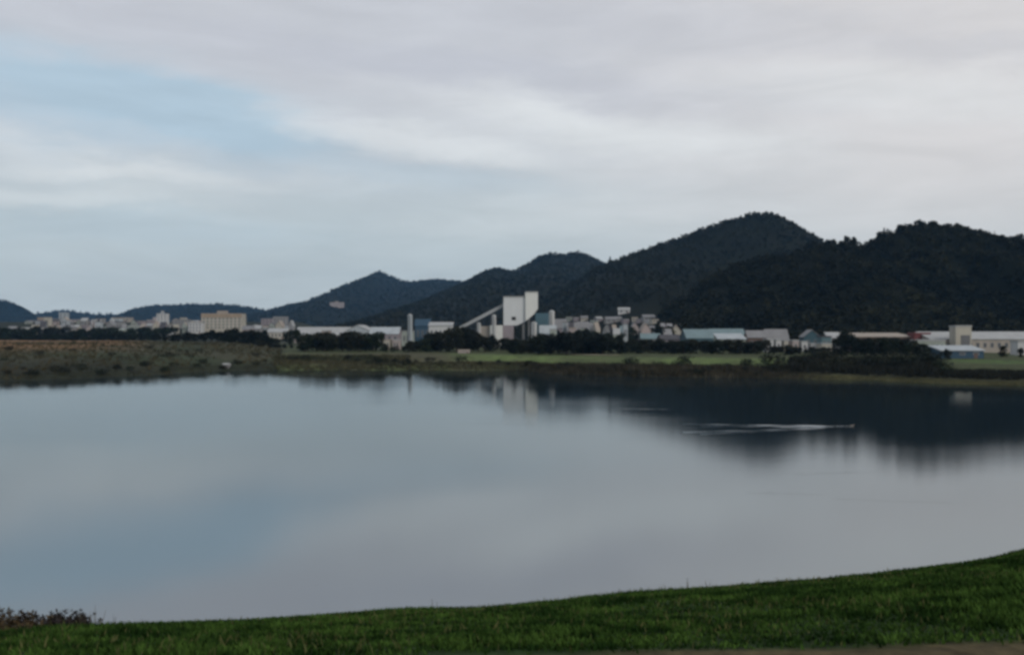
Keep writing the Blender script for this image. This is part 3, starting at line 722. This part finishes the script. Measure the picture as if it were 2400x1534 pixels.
for px in (1240,):
    for yy in (.2, 10):
        p = P(px, 749); MB().box(p[0]-.4, p[0]+.4, yy, yy+.8, -1, p[1]).build('leg', M['steel'], pl)
x0, z0 = P(1180.5, 716); x1, z1 = P(1040, 791)
cv = MB().prism([(x1, z1-.5), (x0, z0-.75), (x0, z0+.75), (x1, z1+1.0)], 3.5, 6.5).build('conveyor', M['metal'], pl)
for t in (.3, .55, .8):
    xx, zz = x1+(x0-x1)*t, z1+(z0-z1)*t-.6
    s_ = MB(); s_.bar((xx-.8, 3.8, -1), (xx, 4, zz), .16); s_.bar((xx+.8, 6.2, -1), (xx, 6, zz), .16); s_.bar((xx-.5, 4, zz*.5), (xx+.5, 6, zz*.5), .1); s_.build('support', M['steel'], cv)
a, c = P(1148, 789), P(1178, 764); MB().box(a[0], c[0], -2, 6, -1, c[1]).build('mixing_house', M['plantcream_lit'], pl)
a, c = P(1126, 780), P(1147, 766); MB().box(a[0], c[0], -1, 6, -1, c[1]).build('control_room', M['beige'], pl)
a, c = P(1178.5, 777), P(1204, 764.5); MB().box(a[0], c[0], -1.2, -.1, -1, c[1]).build('loading_bay', M['mauve'], pl)
silo(1158, 9, 738, PD-5, 'thin white silo standing under the conveyor')
silo(1122.5, 8, 757, PD-5, 'short white silo at the left end of the plant')
silo(1251.5, 13, 755, PD-14, 'fat pale silo close to the right foot of the plant')
silo(1293, 13, 728, PD, 'tall white silo right of the plant')
B(1257, 1290, 735, PD+14, 'dark teal building between the plant and the tall silo', 'tealdark', 'tealdark', 'mono', 'building', 'building', win=(2, 2), roofh=.35)
B(1266, 1303, 764, PD-16, 'light teal shed at the foot of the tall white silo', 'teal', 'bluewhite', 'gable', 'shed', 'shed', win=(3, 1), roofh=.4)
B(1290, 1304, 772, PD-24, 'little pale green kiosk below the tall white silo', 'greenish', 'roofwhite', 'flat', 'kiosk', 'kiosk', win=(1, 1))
# village below the hill
VG = 'village houses under the hill'
for a in [
    (1300, 1326, 746, 540, 'grey roofed house right of the tall silo', 'mauve', 'roofgrey', 'gable'),
    (1330, 1352, 754, 520, 'mauve house, left one of the joined pair', 'pink', 'roofgrey', 'gable'),
    (1354, 1380, 752, 525, 'mauve house, right one of the joined pair', 'mauve', 'roofgrey', 'gable'),
    (1334, 1350, 766, 470, 'small pink house below the mauve pair', 'pink', 'rooftan', 'flat'),
    (1360, 1374, 766, 470, 'small pale green house below the mauve pair', 'greenish', 'roofgrey', 'flat'),
    (1412, 1431, 758, 500, 'white gabled house at the left of the village centre', 'white', 'roofgrey', 'end'),
    (1437, 1453, 768, 480, 'low pale house in the village centre', 'greenish', 'roofwhite', 'gable'),
    (1455, 1471, 762, 500, 'small white house with a teal roof in the village centre', 'white', 'roofblue', 'gable'),
    (1449, 1476, 722, 690, 'highest house, white with a dark roof on the slope', 'white', 'roofwhite', 'gable'),
    (1477, 1500, 753, 520, 'pinkish white gabled house in the middle of the village', 'pink', 'roofgrey', 'end'),
    (1503, 1526, 755, 500, 'bright pinkish house with a tall gable', 'pink', 'rooftan', 'end'),
    (1508, 1536, 739, 610, 'grey house behind the bright pinkish gable', 'grey', 'roofgrey', 'gable'),
    (1420, 1446, 744, 590, 'faint grey house behind the white gabled one', 'grey', 'roofgrey', 'gable'),
    (1503, 1548, 780, 430, 'bluish grey low house in front of the pinkish gable', 'grey', 'roofblue', 'gable'),
    (1556, 1576, 769, 460, 'small white house left of the cream one', 'white', 'roofgrey', 'gable'),
    (1573, 1598, 760, 480, 'cream house at the right end of the village', 'cream', 'rooftan', 'end'),
    (1550, 1612, 783, 420, 'dark mauve roofed house left of the teal shed', 'mauve', 'roofdark', 'gable')]:
    if 'slope' in a[4] or 'behind' in a[4]: a = a[:3]+(hit(.5*(a[0]+a[1]), a[2]+15).y,)+a[4:]
    else: a = a[:2]+(a[2]+3,)+a[3:]
    B(*a[:5], wall=a[5], roof=a[6], style=a[7], group=VG, win=(2, 1), rz=random.uniform(-.15, .15))
houserow(1310, 1545, 14, (741, 752), (0, 1), 'in the village\'s upper row', 'small village houses, upper row', WL, (9, 16), True)
houserow(1316, 1600, 14, (756, 766), (480, 560), 'in the village\'s lower row', 'small village houses, lower row', WL, (8, 14))
h_ = hit(787, 722)
B(773, 804, 710, h_.y if h_ else 1300, 'pale building alone on the slope of the left pointed hill', 'pink', 'rooftan', 'flat', 'building', 'building', win=(5, 2))
# teal sheds and white sheds
TS = 'teal sheds'
B(1610, 1672, 773, 400, 'dark blue part of the long teal sheds, left end', 'tealdark', 'roofblue', 'gable', 'shed', 'shed', TS, depth=16, win=(5, 1), roofh=.45)
B(1673, 1752, 772, 400, 'bright pale teal shed in the middle of the long row', 'teal', 'roofblue', 'gable', 'shed', 'shed', TS, depth=18, win=(6, 1), roofh=.55)
B(1684, 1748, 783, 372, 'low pale green annex in front of the teal shed', 'greenish', 'bluewhite', 'mono', 'shed', 'shed', TS, depth=9, win=(5, 1), roofh=.3)
B(1753, 1796, 776, 390, 'brown walled shed with a grey roof beside the teal one', 'brown', 'roofgrey', 'gable', 'shed', 'shed', TS, win=(3, 1), roofh=.35)
B(1797, 1848, 773, 400, 'teal shed at the right end of the long row', 'teal', 'roofgrey', 'gable', 'shed', 'shed', TS, win=(4, 1), roofh=.5)
WS = 'small white sheds behind the trees'
for px0, px1, yt, lab in [(1797, 1813, 796, 'brightest small white shed at the left of its row'), (1819, 1831, 797, 'small white shed second in the row behind the trees'), (1838, 1848, 799, 'narrow cream shed in the middle of the white row'),
                          (1858, 1872, 798, 'small pinkish white shed in the right half of the row'), (1879, 1893, 801, 'white shed standing lower near the row\'s right end'), (1901, 1914, 806, 'dull white shed last in the row')]:
    B(px0, px1, yt, 352, lab, 'pink' if 'pink' in lab else ('cream' if 'cream' in lab else 'white'), 'roofwhite', 'flat', 'shed', 'shed', WS, depth=5, win=(1, 1))
B(1884, 1922, 774, 390, 'grey roofed house behind the white sheds', 'tealdark', 'roofgrey', 'end', win=(2, 1), group='houses left of the tall waterside tree')
B(1926, 1948, 789, 365, 'blue fronted house left of the tall waterside tree', 'teal', 'roofdark', 'flat', win=(2, 1), group='houses left of the tall waterside tree')
B(1945, 1984, 780, 370, 'white house half hidden by the tall waterside tree', 'white', 'roofwhite', 'mono', win=(3, 1), group='houses left of the tall waterside tree', roofh=.3)
B(1926, 1950, 806, 345, 'low cream shed below the blue fronted house', 'cream', 'roofwhite', 'flat', 'shed', 'shed', win=(2, 1))
# right: brown building, factory
B(2006, 2142, 782, 355, 'long brown building with a thin pale roof edge', 'brown', 'rooftan', 'mono', 'building', 'building', depth=16, win=(12, 1), roofh=.18)
B(2143, 2181, 781, 352, 'dark red block joined to the long white factory', 'red', 'red', 'flat', 'building', 'building', win=(3, 1))
FD = 345
fr_ = B(2181, 2520, 779, FD, 'long white factory with a pale roof at the right edge', 'beige', 'roofwhite', 'gable', 'factory', 'factory', depth=24, win=(20, 1), roofh=.36)
B(2144, 2216, 798, 335, 'low pale annex in front of the red block', 'greenish', 'roofwhite', 'flat', 'annex', 'building', depth=5, win=(6, 1))
tw = B(2240, 2277, 764, 338, 'square cream tower rising in front of the long white factory', 'cream', 'roofwhite', 'flat', 'tower', 'tower', depth=5, win=None, door=False)
d = 338; hw = (X(2277, d)-X(2240, d))/2
zbt = tw.location.z; MB().box(-hw*.35, hw*.8, -.12, .1, Z(810, d)-zbt, Z(787, d)-zbt).build('shutter', M['steel'], tw)
B(2206, 2306, 812, 283, 'blue shed with a white roof on the factory lawn', 'blue', 'bluewhite', 'mono', 'shed', 'shed', depth=8, win=(3, 1), roofh=.34)
B(2386, 2440, 800, 318, 'white hut at the right edge in front of the factory', 'white', 'roofwhite', 'flat', 'hut', 'hut', depth=5, win=(1, 1))
# small far things
def hut(px, py, wpx, hpx, label, wall, roof, name='hut', cat='hut'):
    p = hit(px, py); d = p.y
    return B(px-wpx/2, px+wpx/2, py-hpx, d, label, wall, roof, 'gable', name, cat, depth=2.6, win=(1, 1), roofh=.3)
hut(528, 864, 13, 11, 'tiny white hut on the headland slope near the water', 'grey', 'roofwhite')
hut(1087, 829, 27, 8, 'low pink hut at the far end of the brown shore', 'pink', 'rooftan')
hut(1208, 812, 14, 8, 'small white hut among trees at the foot of the plant', 'white', 'bluewhite')
hut(1186, 814, 9, 8, 'tiny pale green hut beside the white one at the plant', 'greenish', 'roofgrey')
p = hit(2262, 738)
B(2259, 2266, 731, p.y, 'lone white speck of a hut in the dark wood above the tower', 'grey', 'roofwhite', 'gable', 'hut', 'hut', depth=3, win=(1, 1))

# ------------------------------------------------------------------ near bank: grass, weeds, path stones
def blades(n, seed, mat, label, hmin, hmax, yr, name, xr=None, dens=None, wid=.007):
    g = np.random.default_rng(seed)
    y = np.sqrt(g.uniform(yr[0]**2, yr[1]**2, n)); u = np.where(g.random(n) < .64, g.uniform(-160, 2560, n), np.where(g.random(n) < .5, g.uniform(-2300, -160, n), g.uniform(2560, 4700, n))); x = X(u, y)
    cl = fbm(x*2.2, y*2.2, 70+seed, 3); cl2 = fbm(x*.7, y*.7, 80+seed, 2)
    edge = 4.86+.22*smooth((u-1200)/1300)
    keep = (g.random(n) < np.clip(.75+.5*cl, .45, 1))&((y > edge+.05*g.normal(size=n))|(u < 1000))
    x, y, cl, cl2 = x[keep], y[keep], cl[keep], cl2[keep]; k = len(x)
    z = height(x, y)-.01
    h = g.uniform(hmin, hmax, k)*np.clip(.95+.4*cl+.3*cl2, .75, 1.7); a = g.uniform(0, 6.28, k); w = wid*g.uniform(.6, 1.5, k)
    la = g.uniform(0, 6.28, k); l1 = h*g.uniform(.1, .6, k); c, s = np.cos(a)*w, np.sin(a)*w
    ex, ey = np.cos(la)*l1, np.sin(la)*l1
    v = np.stack([np.stack([x-c, y-s, z], -1), np.stack([x+c, y+s, z], -1), np.stack([x+ex*.4+c*.8, y+ey*.4+s*.8, z+h*.6], -1), np.stack([x+ex*.4-c*.8, y+ey*.4-s*.8, z+h*.6], -1),
                  np.stack([x+ex, y+ey, z+h*.95], -1)], 1).reshape(-1, 3)
    b0 = np.arange(k)*5
    f = np.concatenate([np.stack([b0, b0+1, b0+2, b0+3], -1), np.stack([b0+3, b0+2, b0+4, b0+4], -1)])
    me = bpy.data.meshes.new(name)
    q4 = np.stack([b0, b0+1, b0+2, b0+3], -1); t3 = np.stack([b0+3, b0+2, b0+4], -1)
    lp = np.concatenate([q4.ravel(), t3.ravel()]).astype(np.int32)
    me.vertices.add(len(v)); me.vertices.foreach_set('co', v.astype(np.float32).ravel())
    me.loops.add(len(lp)); me.loops.foreach_set('vertex_index', lp); me.polygons.add(2*k)
    me.polygons.foreach_set('loop_start', np.concatenate([np.arange(k)*4, 4*k+np.arange(k)*3]).astype(np.int32))
    me.polygons.foreach_set('loop_total', np.concatenate([np.full(k, 4), np.full(k, 3)]).astype(np.int32))
    me.update(calc_edges=True)
    return tag(obj(name, me, mat), label, None, None, 'stuff')
gm = varied('grass_blades', (.009, .026, .005), (.046, .092, .018), scale=2.6, rough=.85, spec=.05, detail=8, band=(.42, .60))
blades(420000, 1, gm, 'short dark green grass covering the near bank', .018, .055, (4.7, CREST_Y+.9), 'grass')
gm2 = varied('dry_grass_blades', (.035, .050, .014), (.085, .085, .030), scale=3, rough=.8)
blades(14000, 2, gm2, 'thin dry yellow blades among the grass of the near bank', .03, .075, (4.7, CREST_Y+.9), 'dry_grass', wid=.005)

def weed(px, py_top, d, label, seed, mat='dryweed', nst=9, spread=.22, group='dry weeds at the edge of the near bank', leafn=26, leafs=.05):
    g = random.Random(seed); x = X(px, d); zb = float(height(x, d)); H = max(.12, Z(py_top, d)-zb)
    root = empty('weed', (x, d, zb)); tag(root, label, 'weed', group)
    st = MB(); lv = MB()
    for _ in range(nst):
        a = g.uniform(0, 6.28); r = g.uniform(.05, 1)*spread; h = H*g.uniform(.6, 1.0)
        p0 = Vector((r*.3*math.cos(a), r*.3*math.sin(a), -.05)); p1 = Vector((r*math.cos(a), r*math.sin(a), h*.65)); p2 = p1+Vector((r*.5*math.cos(a+.6), r*.5*math.sin(a+.6), h*.35))
        st.bar(p0, p1, .006, 4, .004); st.bar(p1, p2, .004, 4, .0015)
        for _k in range(leafn):
            t = g.uniform(.15, 1.0); p = p0.lerp(p1, t/.65) if t < .65 else p1.lerp(p2, (t-.65)/.35)
            dr_ = Vector((g.gauss(0, 1), g.gauss(0, 1), g.gauss(.2, .6))).normalized(); sd = dr_.cross(Vector((g.gauss(0, 1), g.gauss(0, 1), 1))).normalized()
            s = leafs*g.uniform(.5, 1.3)*(1.1-.5*t)
            lv.add([p, p+dr_*s*.5+sd*s*.22, p+dr_*s, p+dr_*s*.5-sd*s*.22], [(0, 1, 2, 3)])
    st.build('stem', M['stem'], root); lv.build('leaves', M[mat], root)
wl = [(-25, 1436, 11.3, 'dark reddish weed at the very left edge of the bank'), (8, 1434, 11.2, 'tall reddish weed left of the yellow leaved one'), (44, 1444, 11.1, 'weed with yellow brown leaves near the left edge'), (66, 1455, 11.0, 'low dark weed right of the yellow leaved one'),
      (92, 1440, 11.2, 'bushy near black weed in the left clump'), (112, 1446, 11.1, 'near black weed in the middle of the left clump'), (136, 1443, 11.2, 'reddish bushy weed right of the clump centre'), (160, 1441, 11.2, 'dark reddish weed in the right half of the clump'),
      (178, 1450, 11.1, 'low dark weed near the right end of the clump')]
for i, (px, py, d, lab) in enumerate(wl): weed(px, py-4, d, lab, 40+i, 'dryleaf' if 'yellow' in lab else 'dryweed', 40, .27, leafn=60, leafs=.085)
weed(204, 1428, 11.1, 'thin wispy bare weed at the right end of the left clump', 60, nst=11, leafn=7, leafs=.025, spread=.22)
for i, (px, py, lab) in enumerate([(270, 1440, 'single thin stalk just right of the left weed clump'), (340, 1436, 'pair of thin stalks in the water gap left of the grass'), (1610, 1356, 'first tiny stalk standing on the crest'),
                                   (1658, 1354, 'dark tiny stalk on the crest right of the middle'), (1830, 1346, 'small stalk on the crest where the bank rises'), (1022, 1400, 'small dark stalk on the crest near the middle')]):
    weed(px, py, CREST_Y+.25, lab, 80+i, nst=3, leafn=5, leafs=.02, spread=.05, group='thin stalks on the bank crest')
def flower(px, py, label):
    p = hit(px, py); root = empty('flower', (p.x, p.y, p.z)); tag(root, label, 'flower', 'tiny pale flowers in the grass')
    MB().bar((0, 0, 0), (.005, 0, .075), .003, 5).build('stem', M['stem'], root)
    mb = MB()
    for k in range(9):
        a = k*2*math.pi/9; c, s = math.cos(a), math.sin(a)
        mb.add([(.006*c, .006*s, .078), (.016*c-.005*s, .016*s+.005*c, .083), (.024*c, .024*s, .082), (.016*c+.005*s, .016*s-.005*c, .083)], [(0, 1, 2, 3)])
    mb.build('petals', M['petal'], root)
    MB().lathe([(.007, .076), (.007, .082), (.003, .085)], n=8).build('centre', M['beak'], root)
for px, py, lab in [(552, 1487, 'tiny pale flower in the grass left of the middle'), (1290, 1470, 'tiny pale flower in the grass near the picture\'s middle'), (2302, 1470, 'tiny pale flower in the dark grass at right'), (2304, 1521, 'tiny pale flower beside the brown path at right')]:
    flower(px, py, lab)

# ------------------------------------------------------------------ air
hz_ = MB().box(-4600, 4600, -60, 4600, -4, 260).build('haze', None)
m = bpy.data.materials.new('haze_air'); m.use_nodes = True; nt = m.node_tree
for n in list(nt.nodes):
    if n.type != 'OUTPUT_MATERIAL': nt.nodes.remove(n)
o = nt.nodes[0]; pv = nt.nodes.new('ShaderNodeVolumePrincipled')
pv.inputs['Color'].default_value = (.25, .56, .98, 1); pv.inputs['Density'].default_value = .00006; pv.inputs['Anisotropy'].default_value = .2
nt.links.new(pv.outputs[0], o.inputs['Volume']); hz_.data.materials.append(m); tag(hz_, kind='stuff', label='thin bluish haze lying over the lake and the hills')

# ------------------------------------------------------------------ sky and light
SUN_EL, SUN_AZ = math.radians(32), math.radians(140)        # sun to the right and slightly behind the camera; azimuth clockwise from +Y
w = bpy.data.worlds.new('World'); SC.world = w; w.use_nodes = True
nt = w.node_tree; N, L = nt.nodes, nt.links
bg = N['Background']
sky = N.new('ShaderNodeTexSky'); sky.sky_type = 'NISHITA'; sky.sun_disc = False; sky.sun_elevation = SUN_EL; sky.sun_rotation = SUN_AZ
sky.air_density = 1.0; sky.dust_density = 2.0; sky.ozone_density = 1.5
tc = N.new('ShaderNodeTexCoord'); sep = N.new('ShaderNodeSeparateXYZ'); L.new(tc.outputs['Generated'], sep.inputs[0])
def mth(op, a, b=None, c=None, clamp=False):
    n = N.new('ShaderNodeMath'); n.operation = op; n.use_clamp = clamp
    for i, v in enumerate((a, b, c)):
        if v is None: continue
        if isinstance(v, (int, float)): n.inputs[i].default_value = v
        else: L.new(v, n.inputs[i])
    return n.outputs[0]
az = mth('MULTIPLY', mth('ARCTAN2', sep.outputs[0], sep.outputs[1]), 180/math.pi)      # degrees, right positive
el = mth('MULTIPLY', mth('ARCSINE', sep.outputs[2]), 180/math.pi)
cmb = N.new('ShaderNodeCombineXYZ'); L.new(az, cmb.inputs[0]); L.new(el, cmb.inputs[1])
def snoise(sx, sy, detail=5, off=0.0, rough=.55, dist=0.0):
    mp = N.new('ShaderNodeMapping'); mp.inputs['Scale'].default_value = (sx, sy, 1); mp.inputs['Location'].default_value = (off, off*.7, off); mp.inputs['Rotation'].default_value = (0, 0, math.radians(5))
    L.new(cmb.outputs[0], mp.inputs['Vector'])
    n = N.new('ShaderNodeTexNoise'); n.inputs['Scale'].default_value = 1; n.inputs['Detail'].default_value = detail; n.inputs['Roughness'].default_value = rough; n.inputs['Distortion'].default_value = dist
    L.new(mp.outputs[0], n.inputs['Vector']); return n.outputs['Fac']
wa, wb = snoise(.10, .34, 9, 3, .64), snoise(.10, .34, 9, 17, .64)
azw = mth('ADD', az, mth('MULTIPLY', mth('SUBTRACT', wa, .5), 11)); elw = mth('ADD', el, mth('MULTIPLY', mth('SUBTRACT', wb, .5), 4.2))
def az_of(px): return math.degrees(math.atan((px-1200)/F))
def el_of(px, py): return math.degrees(math.atan((HOR-py)/F*math.cos(math.radians(az_of(px)))))
def blob(px, py, wx, wy, rot=0.0, p=1.0):
    """a soft streak of cloud; centre and half sizes as seen from the bank, in world directions"""
    ca, ce = az_of(px), el_of(px, py); ra, re = wx/F*57.3, wy/F*57.3
    c, s = math.cos(math.radians(rot)), math.sin(math.radians(rot))
    dx, dy = mth('SUBTRACT', azw, ca), mth('SUBTRACT', elw, ce)
    u = mth('MULTIPLY', mth('ADD', mth('MULTIPLY', dx, c), mth('MULTIPLY', dy, s)), 1/ra); v = mth('MULTIPLY', mth('SUBTRACT', mth('MULTIPLY', dy, c), mth('MULTIPLY', dx, s)), 1/re)
    r2 = mth('POWER', mth('ADD', mth('MULTIPLY', u, u), mth('MULTIPLY', v, v)), 1.35)
    return mth('MULTIPLY', mth('POWER', 2.718, mth('MULTIPLY', r2, -1)), p)
def mixc(fac, a, b):
    n = N.new('ShaderNodeMix'); n.data_type = 'RGBA'; n.clamp_factor = True
    L.new(fac, n.inputs[0])
    for i, v in ((6, a), (7, b)):
        if isinstance(v, tuple): n.inputs[i].default_value = ncol(v)
        else: L.new(v, n.inputs[i])
    return n.outputs[2]
def ssum(l):
    o = l[0]
    for k in l[1:]: o = mth('ADD', o, k)
    return o
def rngm(v, a, b):
    n = N.new('ShaderNodeMapRange'); n.clamp = True; n.interpolation_type = 'SMOOTHSTEP'; n.inputs['From Min'].default_value = a; n.inputs['From Max'].default_value = b; L.new(v, n.inputs['Value']); return n.outputs[0]
K = 10.0      # cloud values are given for strength 0.1
def cc(r, g_, b_): return (r*K, g_*K, b_*K)
sk = N.new('ShaderNodeVectorMath'); sk.operation = 'MULTIPLY'; L.new(sky.outputs[0], sk.inputs[0]); sk.inputs[1].default_value = (1, 1, 1)
low = cc(.36, .405, .425); high = cc(.41, .42, .445); warm = cc(.50, .485, .48); bright = cc(.555, .57, .57); bluec = cc(.315, .40, .465); shade = cc(.375, .385, .42)
col = mixc(rngm(elw, 5.0, 13.5), low, high)
right = rngm(azw, -6, 26)
col = mixc(mth('MULTIPLY', right, mth('ADD', mth('MULTIPLY', rngm(el, 1, 10), .6), .4)), col, warm)
col = mixc(ssum([blob(150, 225, 470, 100, -5, .9), blob(520, 275, 330, 62, -10, .75), blob(1000, 420, 260, 30, -6, .25), blob(330, 545, 420, 45, 0, .30)]), col, bluec)
col = mixc(ssum([blob(1000, 330, 330, 42, -10, .65), blob(1400, 300, 430, 55, -9, .75), blob(90, 350, 240, 34, -9, .32), blob(380, 415, 300, 26, 0, .42), blob(150, 470, 330, 26, 3, .35), blob(2100, 220, 420, 60, -6, .45), blob(1300, 510, 420, 40, 4, .2)]), col, bright)
col = mixc(ssum([blob(1250, 190, 560, 50, -7, .55), blob(1600, 60, 500, 60, -4, .35), blob(500, 90, 560, 45, -4, .4), blob(2250, 120, 300, 30, -6, .3)]), col, shade)
fine = mth('ADD', mth('MULTIPLY', mth('SUBTRACT', snoise(.12, .6, 7, 31, .6, .6), .5), .30), 1.0)
vs_ = N.new('ShaderNodeVectorMath'); vs_.operation = 'SCALE'; L.new(col, vs_.inputs[0]); L.new(fine, vs_.inputs['Scale'])
cover = mth('SUBTRACT', .93, mth('MULTIPLY', rngm(el, 25, 80), .1))
fin = mixc(cover, sk.outputs[0], vs_.outputs[0])
L.new(fin, bg.inputs['Color']); bg.inputs['Strength'].default_value = .1
sl = bpy.data.lights.new('sun', 'SUN'); sl.energy = 1.0; sl.angle = math.radians(25); sl.color = (1.0, .94, .86)
so = link(bpy.data.objects.new('sun', sl))
sd = Vector((math.sin(SUN_AZ)*math.cos(SUN_EL), math.cos(SUN_AZ)*math.cos(SUN_EL), math.sin(SUN_EL)))
so.rotation_euler = (-sd).to_track_quat('-Z', 'Y').to_euler()

# ------------------------------------------------------------------ camera
cam = bpy.data.cameras.new('camera'); co = link(bpy.data.objects.new('camera', cam))
cam.sensor_width = 36; cam.lens = 36*F/2400; cam.clip_start = .1; cam.clip_end = 30000
co.location = (0, 0, EYE); co.rotation_euler = (math.radians(90), 0, 0); cam.shift_y = (767-HOR)/2400
SC.camera = co
SC.view_settings.view_transform = 'Standard'; SC.view_settings.look = 'None'; SC.view_settings.exposure = .55; SC.view_settings.gamma = 1
SC.render.engine = 'CYCLES'
SC.cycles.filter_width = 3.2          # the photograph is soft: a small phone lens
SC.cycles.max_bounces = 6; SC.cycles.diffuse_bounces = 2; SC.cycles.volume_bounces = 0
SC.cycles.use_denoising = True; SC.cycles.denoiser = 'OPENIMAGEDENOISE'
